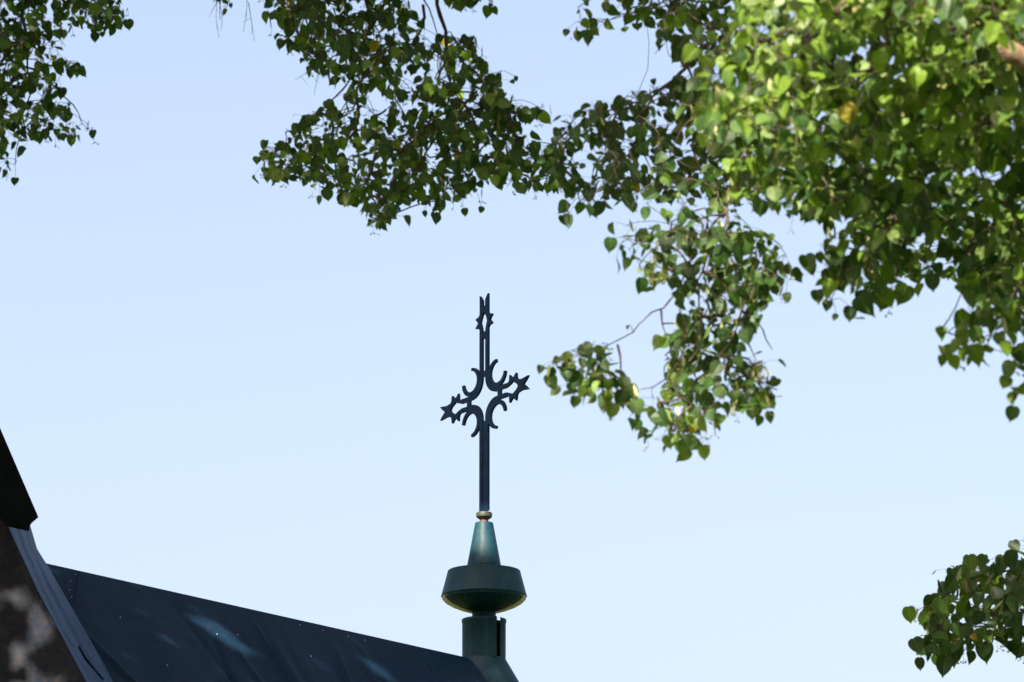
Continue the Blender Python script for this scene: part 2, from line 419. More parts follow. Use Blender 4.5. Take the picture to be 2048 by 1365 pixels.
for (su, sv) in ((1, 1), (-1, 1), (1, -1), (-1, -1)):
    uu = 74.0                                     # bar end on the arm
    vv = 74.0 + TOPX if sv > 0 else 231.0
    outer = [(CEN - RAD - HW, vv)] + arc(CEN, CEN, RAD + HW, 180, 270, 12) + [(uu, CEN - RAD - HW)]
    inner = [(uu, CEN - RAD + HW)] + arc(CEN, CEN, RAD - HW, 270, 180, 12) + [(CEN - RAD + HW, vv)]
    plate('bar', [(su * a, sv * b) for a, b in outer + inner], cross)
    # crescent: thick in the middle, thinner towards its two tips
    o_ = arc(CEN, CEN, 29.2, 94, 356, 22); i_ = []
    for k in range(23):
        q = k / 22; a = 356 - 262 * q; r = 20.4 + 2.2 * (2 * q - 1) ** 2
        i_.append((CEN + 0.8 + r * math.cos(R(a)), CEN + 0.8 + r * math.sin(R(a))))
    plate('crescent', [(su * a, sv * b) for a, b in o_ + i_], cross, T * 1.08)
half = [(66, 13.0), (78, 13.6), (82.5, 16.5), (83.5, 28.5), (94.0, 19.0), (104.5, 28.5), (106.5, 17), (110, 13.5), (122, 11.5), (144, 14.0), (137, 7), (128, 0), (111, 0), (106.5, 5.5), (100, 9.2), (93, 12.6), (86.5, 9.4), (80, 7.0), (72, 5.0), (66, 4.6)]
half_top = [(66, 13.0), (78, 13.4), (82.5, 16.5), (84.5, 27.5), (94.0, 18.5), (103.5, 27.5), (106.5, 16.5), (110, 13.6), (122, 13.2), (149, 13.4), (144, 9), (138, 4.7), (126, 4.4), (122, 0), (112, 0), (107, 5.5), (100, 8.6), (93, 11.0), (86.5, 8.6), (80, 6.6), (72, 5.0), (66, 4.6)]
for kind in ('r', 'l', 't'):
    bm = bmesh.new()
    for sg in (1, -1):
        h = [(a, sg * b) for a, b in (half_top if kind == 't' else half)]
        if kind == 'r': pts = h
        elif kind == 'l': pts = [(-a, b) for a, b in h]
        else: pts = [(b, a + TOPX) for a, b in h]
        prism(bm, [cpt(u, v) - thk_v * T * 0.54 for u, v in pts], thk_v * T * 1.08)
    bmesh.ops.remove_doubles(bm, verts=bm.verts[:], dist=1e-5)
    bm_obj('star', bm, IRON, cross)
for pts in ([(-5, 44), (5, 44), (5, 56), (-5, 56)], [(44, -5), (56, -5), (56, 5), (44, 5)], [(-56, -5), (-44, -5), (-44, 5), (-56, 5)], [(-5, 122), (5, 122), (5, 137), (-5, 137)]):
    plate('spacer', pts, cross, T * 0.8)
plate('staff_plate', [(-5, -231), (5, -231), (5, -46), (-5, -46)], cross, T * 0.5)

# ------------------------------------------------------------------ lime trees
LO = [(0.0, 0.03), (0.12, -0.025), (0.29, 0.01), (0.42, 0.12), (0.475, 0.29), (0.455, 0.47), (0.385, 0.64), (0.26, 0.80), (0.12, 0.91), (0.05, 0.98), (0.0, 1.10)]
LV, LF = [], []
def build_leaf():
    mid = [(0.0, 0.03), (0.0, 0.33), (0.0, 0.62), (0.0, 0.88), (0.0, 1.10)]
    v = [(x, y) for x, y in mid]; 
    right = list(range(5, 5 + 9)); v += LO[1:-1]
    left = list(range(14, 23)); v += [(-x, y) for x, y in LO[1:-1]]
    f = []
    for idx, flip in ((right, False), (left, True)):
        i = idx
        fs = [(0, i[0], i[1], i[2], 1), (1, i[2], i[3], i[4], 2), (2, i[4], i[5], i[6], 3), (3, i[6], i[7], i[8], 4)]
        f += [q[::-1] if flip else q for q in fs]
    return np.array(v, float), f
LV, LF = build_leaf()
SV = np.array([(0, 0), (0, 1.08), (0.40, 0.02), (0.47, 0.42), (0.22, 0.80), (-0.40, 0.02), (-0.47, 0.42), (-0.22, 0.80)], float)
SF = [(0, 2, 3, 4, 1), (1, 7, 6, 5, 0)]
def unit(v): return v / np.maximum(np.linalg.norm(v, axis=-1, keepdims=True), 1e-9)
def leaves_mesh(name, base, tip, nor, size, parent, simple_=False, yellow=None, tone=None, seed=1):
    r = np.random.default_rng(seed); N = len(base)
    tip = unit(tip); nor = unit(nor - tip * np.sum(nor * tip, -1, keepdims=True)); xs = np.cross(tip, nor)
    lv, lf = (SV, SF) if simple_ else (LV, LF)
    fold = r.uniform(0.0, 0.55, N)[:, None]; curl = r.uniform(-0.5, 0.2, N)[:, None]; wid = r.uniform(0.80, 1.08, N)[:, None]; skew = r.normal(0, 0.07, N)[:, None]
    wav = r.uniform(-0.09, 0.09, N)[:, None]
    x = lv[None, :, 0] * wid + skew * lv[None, :, 1] * (1 - lv[None, :, 1]); y = np.repeat(lv[None, :, 1], N, 0)
    z = np.abs(lv[None, :, 0]) * fold + curl * (y - 0.2) ** 2 + wav * np.sin(y * 7) * np.abs(lv[None, :, 0]) * 2
    v = base[:, None, :] + size[:, None, None] * (x[..., None] * xs[:, None] + y[..., None] * tip[:, None] + z[..., None] * nor[:, None])
    k = len(lv); faces = []
    for i in range(N):
        o = i * k
        for f in lf: faces.append(tuple(o + q for q in f))
    ob = mesh_obj(name, v.reshape(-1, 3), faces, LEAF, parent)
    me = ob.data
    if tone is None: tone = r.uniform(0, 1, N)
    if yellow is None: yellow = np.zeros(N)
    me.attributes.new('tone', 'FLOAT', 'POINT').data.foreach_set('value', np.repeat(tone, k).astype(np.float32))
    me.attributes.new('yellow', 'FLOAT', 'POINT').data.foreach_set('value', np.repeat(yellow, k).astype(np.float32))
    co = np.zeros((N * k, 3), np.float32); co[:, :2] = np.tile(lv, (N, 1))
    me.attributes.new('leaf_co', 'FLOAT_VECTOR', 'POINT').data.foreach_set('vector', co.ravel())
    return ob
class Tubes:
    def __init__(s): s.v = []; s.f = []; s.n = 0
    def add(s, pts, rad, k=5):
        pts = np.asarray(pts, float); m = len(pts)
        tg = unit(np.gradient(pts, axis=0)); ref = np.array([0.3, 0.9, 0.2]) if abs(tg[0] @ np.array([0.3, 0.9, 0.2])) < 0.9 else np.array([1.0, 0, 0])
        a = unit(np.cross(tg, ref)); b = np.cross(tg, a); ang = np.arange(k) * 2 * math.pi / k
        rad = np.asarray(rad, float) * np.ones(m)
        ring = pts[:, None] + rad[:, None, None] * (np.cos(ang)[None, :, None] * a[:, None] + np.sin(ang)[None, :, None] * b[:, None])
        s.v.append(ring.reshape(-1, 3)); o = s.n
        for i in range(m - 1):
            for j in range(k):
                j2 = (j + 1) % k; s.f.append((o + i * k + j, o + i * k + j2, o + (i + 1) * k + j2, o + (i + 1) * k + j))
        s.f.append(tuple(o + j for j in range(k))[::-1]); s.f.append(tuple(o + (m - 1) * k + j for j in range(k)))
        s.n += m * k
    def build(s, name, m, parent, smooth=True): return mesh_obj(name, np.concatenate(s.v), s.f, m, parent, smooth)
def inside(poly, x, y):
    poly = np.asarray(poly, float); x = np.asarray(x); y = np.asarray(y); c = np.zeros(x.shape, bool); j = len(poly) - 1
    for i in range(len(poly)):
        xi, yi = poly[i]; xj, yj = poly[j]
        c ^= ((yi > y) != (yj > y)) & (x < (xj - xi) * (y - yi) / (yj - yi + 1e-12) + xi); j = i
    return c
def smooth_path(p, step):
    p = np.asarray(p, float); L = np.r_[0, np.cumsum(np.linalg.norm(np.diff(p, axis=0), axis=1))]
    n = max(3, int(L[-1] / step) + 1); t = np.linspace(0, L[-1], n)
    q = np.stack([np.interp(t, L, p[:, k]) for k in range(3)], 1)
    for _ in range(2): q[1:-1] = 0.25 * q[:-2] + 0.5 * q[1:-1] + 0.25 * q[2:]
    return q
ICO = None
def icosphere():
    bm = bmesh.new(); bmesh.ops.create_icosphere(bm, subdivisions=1, radius=1); bm.verts.ensure_lookup_table()
    v = np.array([x.co[:] for x in bm.verts]); f = [tuple(q.index for q in x.verts) for x in bm.faces]; bm.free(); return v, f
ICO = icosphere()

def bough(tree, polys, limbs, Yf, size, lai, seed, spread=0.5, lead=None, gap=0.25, r_limb=0.012, yellow=0.002, fruit=0.06, holes=(), flat=0.25, extra=(), light=0.0, sep=0.0):
    """one bough: limbs (mesh of the part), leaves and fruit as its sub-parts.
    polys: list of (outline in photo pixels, weight)"""
    r = np.random.default_rng(seed)
    tb = Tubes(); nodes = []
    if lead is not None:
        q = smooth_path(lead, 0.25); q[1:-1] += r.normal(0, 0.03, q[1:-1].shape); tb.add(q, np.linspace(r_limb * 2.4, r_limb * 1.15, len(q)), 7)
    for li, pl in enumerate(limbs):
        rr = r_limb * (1.0 if li == 0 else 0.5)
        pts = np.array([P(x, y, Yf(x, y) + dy) for x, y, dy in [(t + (0,))[:3] for t in pl]])
        q = smooth_path(pts, 0.05); q[1:-1] += r.normal(0, 0.0065, q[1:-1].shape)
        tb.add(q, np.linspace(rr, max(0.0012, rr * 0.14), len(q)) * (1 + 0.22 * (r.uniform(size=len(q)) < 0.3)), 7); nodes.append(q)
    nodes = np.concatenate(nodes)
    # twig ends
    tw = []
    for poly, wgt in polys:
        pa = np.asarray(poly, float); x0, y0 = pa.min(0); x1, y1 = pa.max(0)
        Ym = Yf((x0 + x1) / 2, (y0 + y1) / 2); mm = Ym / 0.96 * PXA
        xs = pa[:, 0]; ys = pa[:, 1]; area = abs(np.dot(xs, np.roll(ys, 1)) - np.dot(ys, np.roll(xs, 1))) / 2 * mm * mm
        ncl = int(1.40 * lai * wgt * area / (0.55 * size * size) / 5.0) + 1
        got = 0; tries = 0
        while got < ncl and tries < 60 * ncl:
            tries += 1
            x = r.uniform(x0, x1); y = r.uniform(y0, y1)
            if not inside(poly, np.array([x]), np.array([y]))[0]: continue
            if any((x - hx) ** 2 + (y - hy) ** 2 < hr * hr for hx, hy, hr in holes): continue
            if vnoise(np.array([[x, y]]), seed + 5, 130.0)[0] < -1.1 + gap * 3 + r.normal(0, 0.25): continue
            tw.append((x, y - 0.5 * size / mm, Yf(x, y) + r.normal(0, spread * 0.5))); got += 1
    tp = np.array([P(*t) for t in tw])
    # grow: join every twig end to the nearest wood
    N0 = len(nodes); allp = np.concatenate([nodes, tp]); par = np.full(len(allp), -1)
    dist = np.full(len(tp), 1e9); near = np.zeros(len(tp), int)
    for i in range(len(tp)):
        d = np.linalg.norm(nodes - tp[i], axis=1); near[i] = d.argmin(); dist[i] = d.min()
    todo = np.ones(len(tp), bool); order = []
    for _ in range(len(tp)):
        i = np.where(todo, dist, 1e9).argmin(); todo[i] = False; par[N0 + i] = near[i]; order.append(i)
        d = np.linalg.norm(tp - tp[i], axis=1) * 1.12; b = todo & (d < dist); dist[b] = d[b]; near[b] = N0 + i
    cnt = np.ones(len(allp))
    for i in order[::-1]:
        p = par[N0 + i]
        if p >= N0: cnt[p] += cnt[N0 + i]
    for i in order:
        a = allp[par[N0 + i]]; b = tp[i]; L = np.linalg.norm(b - a)
        if L < 1e-4: continue
        k = 4; t = np.linspace(0, 1, k + 1)[:, None]; q = a + (b - a) * t
        q += np.sin(t * 3.14159) * (r.normal(0, 0.07, 3) * L + np.array([0, 0, 0.06 * L]))
        ra = 0.0012 * cnt[N0 + i] ** 0.42
        tb.add(q, np.linspace(ra * 1.1, ra * 0.9, k + 1), 4)
    # leaves
    base, tip, nor, siz = [], [], [], []; grid = {}
    for i in range(len(tp)):
        c = tp[i]; a = allp[par[N0 + i]]; dirn = (c - a); Ld = np.linalg.norm(dirn)
        for k in range(r.integers(4, 8)):
            if r.uniform() < 0.45 and Ld > 0.03: st = a + dirn * r.uniform(0.2, 1.0)
            else: st = c
            s = size * r.choice([r.uniform(0.38, 0.85), r.uniform(0.85, 1.2)], p=[0.4, 0.6])
            pet = np.array([r.normal(0, 0.75), r.normal(0, 0.75), r.normal(-0.25, 0.55)]) * size * 0.85
            b = st + pet
            if r.uniform() < flat:
                az = r.uniform(0, 6.28); tdir = np.array([math.cos(az), math.sin(az), r.uniform(-0.7, 0.0)]); n_ = np.array([r.normal(0, 0.35), r.normal(-0.2, 0.35), 1.0])
            else:
                h = unit(pet + 1e-6) * 0.55
                tdir = np.array([h[0] + r.normal(0, 0.42), h[1] * 0.5 + r.normal(0, 0.3), -1.0 + r.normal(0, 0.3)])
                az = r.normal(-1.75, 0.75); n_ = np.array([math.cos(az), math.sin(az), r.normal(0.45, 0.35)])
                if r.uniform() < 0.16: n_ = -n_
            td = tdir / np.linalg.norm(tdir)
            cx, cy = proj(b + td * s * 0.5)
            ok = any(inside(p_, np.array([cx]), np.array([cy]))[0] for p_, _ in polys) or r.uniform() < 0.10
            if any((cx - hx) ** 2 + (cy - hy) ** 2 < (hr * 0.85) ** 2 for hx, hy, hr in holes): ok = False
            if not ok: continue
            if sep > 0:                                    # leaves of a spray spread out beside each other to catch light
                sp = sep * size / mm; gx, gy = int(cx // sp), int(cy // sp)
                if any((cx - ox) ** 2 + (cy - oy) ** 2 < sp * sp for ax in (-1, 0, 1) for ay in (-1, 0, 1) for ox, oy in grid.get((gx + ax, gy + ay), ())): continue
                grid.setdefault((gx, gy), []).append((cx, cy))
            base.append(b); tip.append(td); nor.append(n_); siz.append(s)
            tb.add(np.array([st, (st + b) / 2 + np.array([0, 0, 0.12 * size]), b + td * s * 0.05]), [0.0009, 0.0007, 0.0006], 3)
    yel_x = []
    for e_ in extra:
        x, y, sx = e_[:3]; yel_x.append((len(base), e_[3])) if len(e_) > 3 else None                      # single leaves at the fringe on their own stalk
        c = P(x, y, Yf(x, y)); k = np.linalg.norm(allp - c, axis=1).argmin(); s = size * sx
        td = unit(np.array([r.normal(0, 0.25), r.normal(0, 0.2), -1.0])); az = r.normal(-1.6, 0.45)
        b = c - td * s * 0.5
        base.append(b); tip.append(td); nor.append(np.array([math.cos(az), math.sin(az), r.normal(0.25, 0.2)])); siz.append(s)
        q = np.array([allp[k], allp[k] * 0.55 + b * 0.45 + np.array([0, 0, 0.015]), b + td * s * 0.05]); tb.add(q, [0.0013, 0.001, 0.0008], 4)
    part = tb.build('bough', TWIG, tree)
    N = len(base); yl = (r.uniform(size=N) < yellow) * r.uniform(0.5, 1.0, N)
    for k_, y_ in yel_x: yl[k_] = y_
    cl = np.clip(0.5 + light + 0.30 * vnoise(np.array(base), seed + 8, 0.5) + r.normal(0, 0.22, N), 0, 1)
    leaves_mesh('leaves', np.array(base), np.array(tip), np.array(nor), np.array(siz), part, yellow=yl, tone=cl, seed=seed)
    # fruit: a few round nutlets on a forked stalk below a pale strap-shaped bract
    fv, ff, fn = [], [], 0; fs = Tubes(); bv, bf, bn = [], [], 0
    for i in range(len(tp)):
        if r.uniform() > fruit * 5: continue
        a = tp[i] + r.normal(0, 0.015, 3); L = size * r.uniform(0.7, 1.3); e = a + np.array([r.normal(0, 0.12), r.normal(0, 0.12), -1.0]) * L
        cx, cy = proj(e)
        fs.add(np.array([a, (a + e) / 2 + r.normal(0, 0.004, 3), e]), [0.0009, 0.0008, 0.0007], 3)
        for k in range(r.integers(2, 6)):
            b = e + np.array([r.normal(0, 1), r.normal(0, 1), r.uniform(-1.6, -0.3)]) * size * 0.17
            fs.add(np.array([e, b]), [0.0007, 0.0006], 3)
            fv.append(ICO[0] * size * 0.062 * r.uniform(0.8, 1.2) + b); ff += [tuple(fn + q for q in t) for t in ICO[1]]; fn += len(ICO[0])
        az = r.uniform(0, 6.28); side = np.array([math.cos(az), math.sin(az), 0]) * size * 0.10; dn_ = unit(np.array([r.normal(0, .35), r.normal(0, .35), -1.0]))
        p0 = a; pts = [p0, p0 + dn_ * size * 0.3 + side, p0 + dn_ * size * 0.75 + side * 0.9, p0 + dn_ * size * 0.95, p0 + dn_ * size * 0.75 - side * 0.9, p0 + dn_ * size * 0.3 - side]
        bv += pts; bf.append(tuple(range(bn, bn + 6))); bn += 6
    if fn:
        fr = mesh_obj('fruit', np.concatenate(fv + fs.v), ff + [tuple(fn + q for q in t) for t in fs.f], FRUIT, part, True)
        br = mesh_obj('bracts', np.array(bv), bf, BRACT, part); fr['kind'] = 'stuff'; br['kind'] = 'stuff'
    return part
def bare_twigs(tree, paths, Y, seed):
    r = np.random.default_rng(seed); tb = Tubes()
    for pl in paths:
        q = smooth_path([P(x, y, Y) for x, y in pl], 0.03); tb.add(q, np.linspace(0.0018, 0.0007, len(q)), 4)
        for k in range(2, len(q) - 1):
            if r.uniform() < 0.45:
                e = q[k] + np.array([r.normal(0, .02), r.normal(0, .02), -r.uniform(.015, .05)]); tb.add(np.array([q[k], e]), [0.0009, 0.0006], 3)
    return tb.build('twig', TWIG, tree)
def in_frame(p, m):
    x, y = proj(p); return (x > -m) & (x < 2048 + m) & (y > -m) & (y < 1365 + m) & (p[:, 1] > 0)
def crown(tree, blobs, n, size, seed, clear=(), margin=70, gaps=0.0):
    """upper crown: leaf clumps through a few ellipsoids, thicker towards their skin; limbs reach into it"""
    r = np.random.default_rng(seed); tot = sum(b[1][0] * b[1][1] * b[1][2] for b in blobs); base = []
    for c, rad in blobs:
        m = int(n * rad[0] * rad[1] * rad[2] / tot / 9); d = unit(r.normal(size=(m, 3))); k = r.uniform(0.25, 1, m)[:, None] ** (1 / 2.4)
        base.append(np.array(c) + d * k * np.array(rad))
    cl = np.concatenate(base); cl = cl[vnoise(cl, seed + 2, 2.4) > -1.25 + gaps]
    p = np.repeat(cl, 9, 0) + r.normal(0, 0.16, (len(cl) * 9, 3))
    ok = ~in_frame(p, margin) & (p[:, 2] > 2.2)
    clear = [(o, rad + 0.03) for o, rad in clear]
    for o, rad in clear:                                          # leaves left out along sun rays to place sun spots
        q = p - np.asarray(o); t = q @ SUN; dd = np.linalg.norm(q - t[:, None] * SUN, axis=1); ok &= ~((dd < rad) & (t > 0))
    p = p[ok]; N = len(p)
    tip = np.stack([r.normal(0, 0.5, N), r.normal(0, 0.5, N), -np.abs(r.normal(0.8, 0.3, N))], 1)
    nor = np.stack([r.normal(-0.1, 0.5, N), r.normal(-0.4, 0.5, N), r.normal(0.7, 0.4, N)], 1)
    return leaves_mesh('crown', p, tip, nor, size * r.uniform(0.7, 1.2, N), tree, True, seed=seed)
def trunk(tree, base, topz, rad, lean, limbs):
    tb = Tubes(); b = np.array(base, float); pts = [b + np.array([0, 0, -0.2]), b + np.array([0, 0, 0.35]), b + np.array([lean[0] * 0.3, lean[1] * 0.3, topz * 0.35]), b + np.array([lean[0] * 0.7, lean[1] * 0.7, topz * 0.7]), b + np.array([lean[0], lean[1], topz])]
    q = smooth_path(pts, 0.3); t = np.linspace(0, 1, len(q)); tb.add(q, rad * (1.25 * np.exp(-t * 18) + 1.0 - 0.82 * t), 14)
    for s, e, r0 in limbs:
        s = np.array(s, float); e = np.array(e, float); m = (s + e) / 2 + np.array([0, 0, 0.35]); q = smooth_path([s, m, e], 0.25); tb.add(q, r0 * (1 - 0.8 * np.linspace(0, 1, len(q)) ** 1.3), 9)
    return tb.build('trunk', BARK, tree)

# --- the lime whose boughs hang at the left and in the middle of the top edge
TB = np.array([-6.6, 20.2, 0])
treeB = empty('lime_tree', TB, 'shaded lime tree whose dark boughs hang over the roof from above at left and middle', 'tree', 'lime trees around the church')
trunk(treeB, TB, 15, 0.36, (0.5, -0.3), [((-6.5, 20.1, 7.5), (-0.9, 20.2, 9.7), 0.12), ((-6.5, 20.1, 6.5), (-3.0, 20.3, 8.6), 0.10), ((-6.3, 20, 10), (-2.6, 18.2, 13), 0.10), ((-6.4, 20, 9), (-8.5, 21, 12), 0.12), ((-6.2, 20, 10.5), (-2.6, 22.8, 14.6), 0.08), ((-6.4, 20, 8), (-4.5, 17.0, 11), 0.1)])
YB = lambda x, y: 20.0 + 0.4 * math.sin(x / 190.0) + (y - 200) / 900.0
L1 = [(-520, -340), (200, -340), (240, -120), (255, 10), (262, 45), (240, 78), (215, 62), (195, 78), (168, 62), (132, 62), (112, 110), (168, 140), (160, 162), (128, 148), (120, 172), (140, 200), (150, 232), (188, 258), (192, 280), (160, 282), (140, 290), (115, 274), (75, 282), (45, 300), (48, 332), (30, 372), (0, 352), (-150, 400), (-520, 330)]
L1b = [(-420, -300), (120, -300), (100, -120), (95, 60), (85, 150), (100, 250), (40, 280), (-420, 300)]
bough(treeB, [(L1, 1.0), (L1b, 1.5)], [[(70, -260), (52, -60), (50, 60), (62, 200), (30, 330)], [(52, -60), (150, 15), (228, 35)], [(40, 120), (130, 190), (182, 262)], [(40, 150), (-40, 220), (-90, 300)], [(55, -80), (-150, -60), (-330, 60), (-450, 220)], [(60, -200), (-200, -240), (-420, -200)]],
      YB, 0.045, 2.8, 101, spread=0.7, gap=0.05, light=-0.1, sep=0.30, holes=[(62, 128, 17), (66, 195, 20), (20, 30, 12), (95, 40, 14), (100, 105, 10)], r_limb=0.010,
      lead=[(-6.5, 20.1, 6.5), (-4.4, 20.2, 8.3), (-3.0, 20.3, 8.75), P(70, -260, 20)], extra=[(140, 148, 1.0), (190, 75, 0.9), (143, 284, 0.8), (30, 364, 0.8), (187, 270, 0.95), (8, 348, 0.8)], fruit=0.05)
C1 = [(480, -330), (860, -330), (840, -120), (825, 20), (872, 112), (845, 135), (800, 150), (770, 155), (700, 165), (670, 165), (645, 150), (622, 140), (605, 118), (590, 95), (572, 112), (548, 75), (556, 60), (538, 40)]
C2 = [(690, 150), (790, 158), (870, 160), (890, 130), (868, 92), (900, 70), (952, 84), (956, 122), (1002, 168), (1006, 205), (1062, 225), (1088, 222), (1094, 245), (1060, 252), (1052, 275), (1092, 290), (1125, 300), (1125, 385), (1062, 390), (1010, 372), (962, 380), (900, 408), (872, 422), (850, 405), (800, 408), (788, 452), (745, 455), (716, 410), (668, 398), (640, 388), (600, 362), (540, 366), (514, 338), (514, 308), (548, 292), (584, 262), (608, 240), (650, 214), (690, 235)]
bough(treeB, [(C1, 1.5), (C2, 1.35)],
      [[(865, -300), (872, 0), (895, 90), (905, 140), (898, 235), (890, 330)], [(740, -200), (735, 90), (700, 160), (655, 215), (605, 262), (545, 315)], [(838, -260), (845, 0), (880, 68), (903, 130)], [(720, 130), (712, 262), (722, 350), (770, 420)], [(903, 95), (960, 160), (1010, 222), (1040, 290), (1090, 340)], [(640, -120), (620, 20), (590, 90)], [(846, 10), (842, 60), (820, 110)], [(712, 262), (640, 330), (560, 335)], [(895, 240), (840, 330), (800, 390)]],
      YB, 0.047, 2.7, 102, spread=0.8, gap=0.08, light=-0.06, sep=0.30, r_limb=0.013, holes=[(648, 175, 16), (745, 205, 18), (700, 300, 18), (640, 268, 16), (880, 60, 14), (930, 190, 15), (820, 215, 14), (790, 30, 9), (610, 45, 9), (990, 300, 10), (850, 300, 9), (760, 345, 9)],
      lead=[(-6.5, 20.1, 7.5), (-2.8, 20.2, 9.7), (-0.9, 20.2, 9.8), P(865, -300, YB(865, -300))],
      extra=[(535, 355, 0.9), (655, 390, 0.9), (930, 425, 0.75), (962, 420, 0.6), (760, 452, 0.7), (850, 428, 0.6), (805, 392, 0.9), (600, 345, 0.8), (1082, 228, 0.8), (1032, 158, 0.5), (648, 142, 0.6), (672, 95, 0.8), (580, 95, 1.1), (1052, 238, 1.0), (875, 408, 1.0), (1000, 370, 1.0)], fruit=0.08, yellow=0.004)
C4 = [(870, -330), (1040, -330), (1015, -110), (1002, 2), (985, 28), (962, 16), (905, 10), (890, 0)]
bough(treeB, [(C4, 1.2)], [[(950, -260), (955, -60), (985, 5)]], YB, 0.053, 1.6, 103, spread=0.3, r_limb=0.006, lead=[P(865, -300, 20), P(910, -300, 20), P(950, -260, YB(950, -260))], extra=[(974, 24, 1.0), (990, 22, 0.7)], fruit=0.2)
bare_twigs(treeB, [[(428, -90), (436, 0), (430, 30), (438, 75)], [(436, 0), (418, 35)], [(436, -5), (448, 40), (442, 62)]], 20.1, 7)
bare_twigs(treeB, [[(470, -90), (497, 0), (490, 40), (487, 65)], [(497, 5), (504, 50), (509, 84)]], 20.1, 8)
bare_twigs(treeB, [[(700, 70), (640, 110), (612, 150), (590, 160)], [(640, 110), (636, 150), (628, 190)]], 20.1, 9)
# hanging tip with fruit and a few withered leaves
bough(treeB, [([(422, -90), (478, -90), (470, 5), (448, 30), (455, 60), (440, 62), (430, 20)], 0.7)], [[(440, -260), (440, -60), (440, 40)]], YB, 0.030, 0.9, 104, spread=0.15, r_limb=0.003, fruit=0.3, lead=[P(300, -320, 20), P(380, -330, 20), P(440, -260, YB(440, -260))], gap=0.0)

# --- the big lime at the right
TA = np.array([4.6, 17.6, 0])
treeA = empty('lime_tree', TA, 'large sunlit lime tree filling the upper right with bright green leaves', 'tree', 'lime trees around the church')
LB = P(2016, 100, 13.6)
trunk(treeA, TA, 14, 0.42, (-0.6, 0.2), [((4.35, 17.7, 4.6), LB, 0.14), ((4.3, 17.7, 6.5), (0.9, 17.6, 8.0), 0.12), ((4.2, 17.7, 7.5), (0.2, 15.6, 10.2), 0.12), ((4.1, 17.8, 9), (6.5, 18, 12), 0.12), ((4.2, 17.7, 8), (4.8, 20.5, 11), 0.1), ((4.1, 17.7, 10), (2.5, 17, 13), 0.1)])
YM = lambda x, y: 18.0 - (x - 1200) / 700.0
M1 = [(1130, -350), (1560, -350), (1480, -110), (1470, 60), (1450, 108), (1405, 135), (1385, 132), (1362, 120), (1345, 102), (1318, 88), (1305, 58), (1262, 42), (1238, 38), (1216, 58), (1196, 86), (1172, 86), (1150, 70), (1168, 44), (1150, 20)]
M2 = [(1090, 292), (1130, 240), (1170, 216), (1240, 206), (1282, 186), (1330, 182), (1380, 172), (1480, 170), (1500, 430), (1440, 432), (1400, 398), (1330, 402), (1282, 400), (1250, 412), (1222, 402), (1198, 432), (1140, 448), (1118, 425), (1140, 400), (1102, 372), (1090, 330)]
bough(treeA, [(M1, 1.0), (M2, 1.35)],
      [[(1600, -60), (1500, 30), (1440, 78), (1372, 128), (1338, 172), (1305, 200), (1240, 212), (1180, 232), (1120, 285)], [(1500, 30), (1400, 0), (1300, 15), (1220, 40)], [(1540, -10), (1420, -150), (1250, -200)], [(1400, 105), (1350, 130), (1338, 112)], [(1305, 200), (1262, 270), (1300, 330), (1310, 380)], [(1240, 212), (1210, 300), (1170, 390)], [(1372, 128), (1400, 230), (1420, 330), (1400, 400)]],
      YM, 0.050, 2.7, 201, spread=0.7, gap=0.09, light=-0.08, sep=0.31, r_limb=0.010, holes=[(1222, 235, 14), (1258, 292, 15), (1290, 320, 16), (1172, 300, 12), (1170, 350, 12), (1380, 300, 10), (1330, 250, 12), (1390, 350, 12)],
      lead=[(4.3, 17.7, 6.3), (2.6, 17.6, 7.6), P(1750, -140, 17.5), P(1600, -60, YM(1600, -60))], extra=[(1130, 442, 1.0), (1190, 424, 0.9), (1250, 60, 0.7), (1320, 88, 0.9), (1178, 76, 1.2), (1132, 66, 0.6), (1365, 104, 1.2), (1266, 415, 0.8), (1308, 165, 0.6)], fruit=0.05)
YR = lambda x, y: 13.7 + max(0, min(1, (y + 20) / 560)) * 2.4 + max(0, (1560 - x)) / 260.0 + max(0, -y - 10) / 260.0
RM = [(1470, 44), (1500, -420), (2560, -420), (2620, 500), (2300, 620), (2048, 640), (1970, 620), (1925, 600), (1890, 556), (1850, 556), (1822, 580), (1760, 560), (1712, 505), (1692, 432), (1640, 446), (1590, 444), (1558, 424), (1530, 444), (1450, 424), (1440, 330), (1392, 232), (1382, 152), (1432, 112)]
RMf = [(1500, 20), (1560, -400), (2560, -400), (2560, 300), (2150, 330), (2000, 340), (1800, 330), (1640, 320), (1500, 300), (1420, 200), (1440, 120)]
bough(treeA, [(RM, 1.3)], [[(2160, -40), (1900, -20), (1700, 40), (1620, 110), (1608, 220), (1590, 330), (1560, 400)], [(1700, 40), (1560, 60), (1480, 130), (1420, 200)], [(1900, -20), (1870, 150), (1830, 300), (1790, 420), (1760, 520)], [(1980, 0), (1985, 180), (1960, 330), (1950, 470), (1960, 600)], [(1760, 20), (1740, 150), (1700, 270), (1690, 400)], [(2100, 0), (2080, 250), (2060, 430), (2060, 600)], [(2160, -40), (2380, 60), (2480, 250), (2500, 420)], [(1900, -20), (1800, -200), (1620, -330)], [(2160, -60), (2240, -250), (2420, -340)], [(2250, 0), (2240, 200), (2260, 450)]],
      lambda x, y: YR(x, y) + 0.9, 0.053, 3.0, 203, spread=1.5, gap=0.02, r_limb=0.02, lead=[(np.array([4.35, 17.7, 4.6]) + LB) / 2 + np.array([0, 0, 0.16]), P(2300, 20, 15.2), P(2160, -40, YR(2160, -40) + 0.9)], fruit=0.05, yellow=0.001, light=0.1)
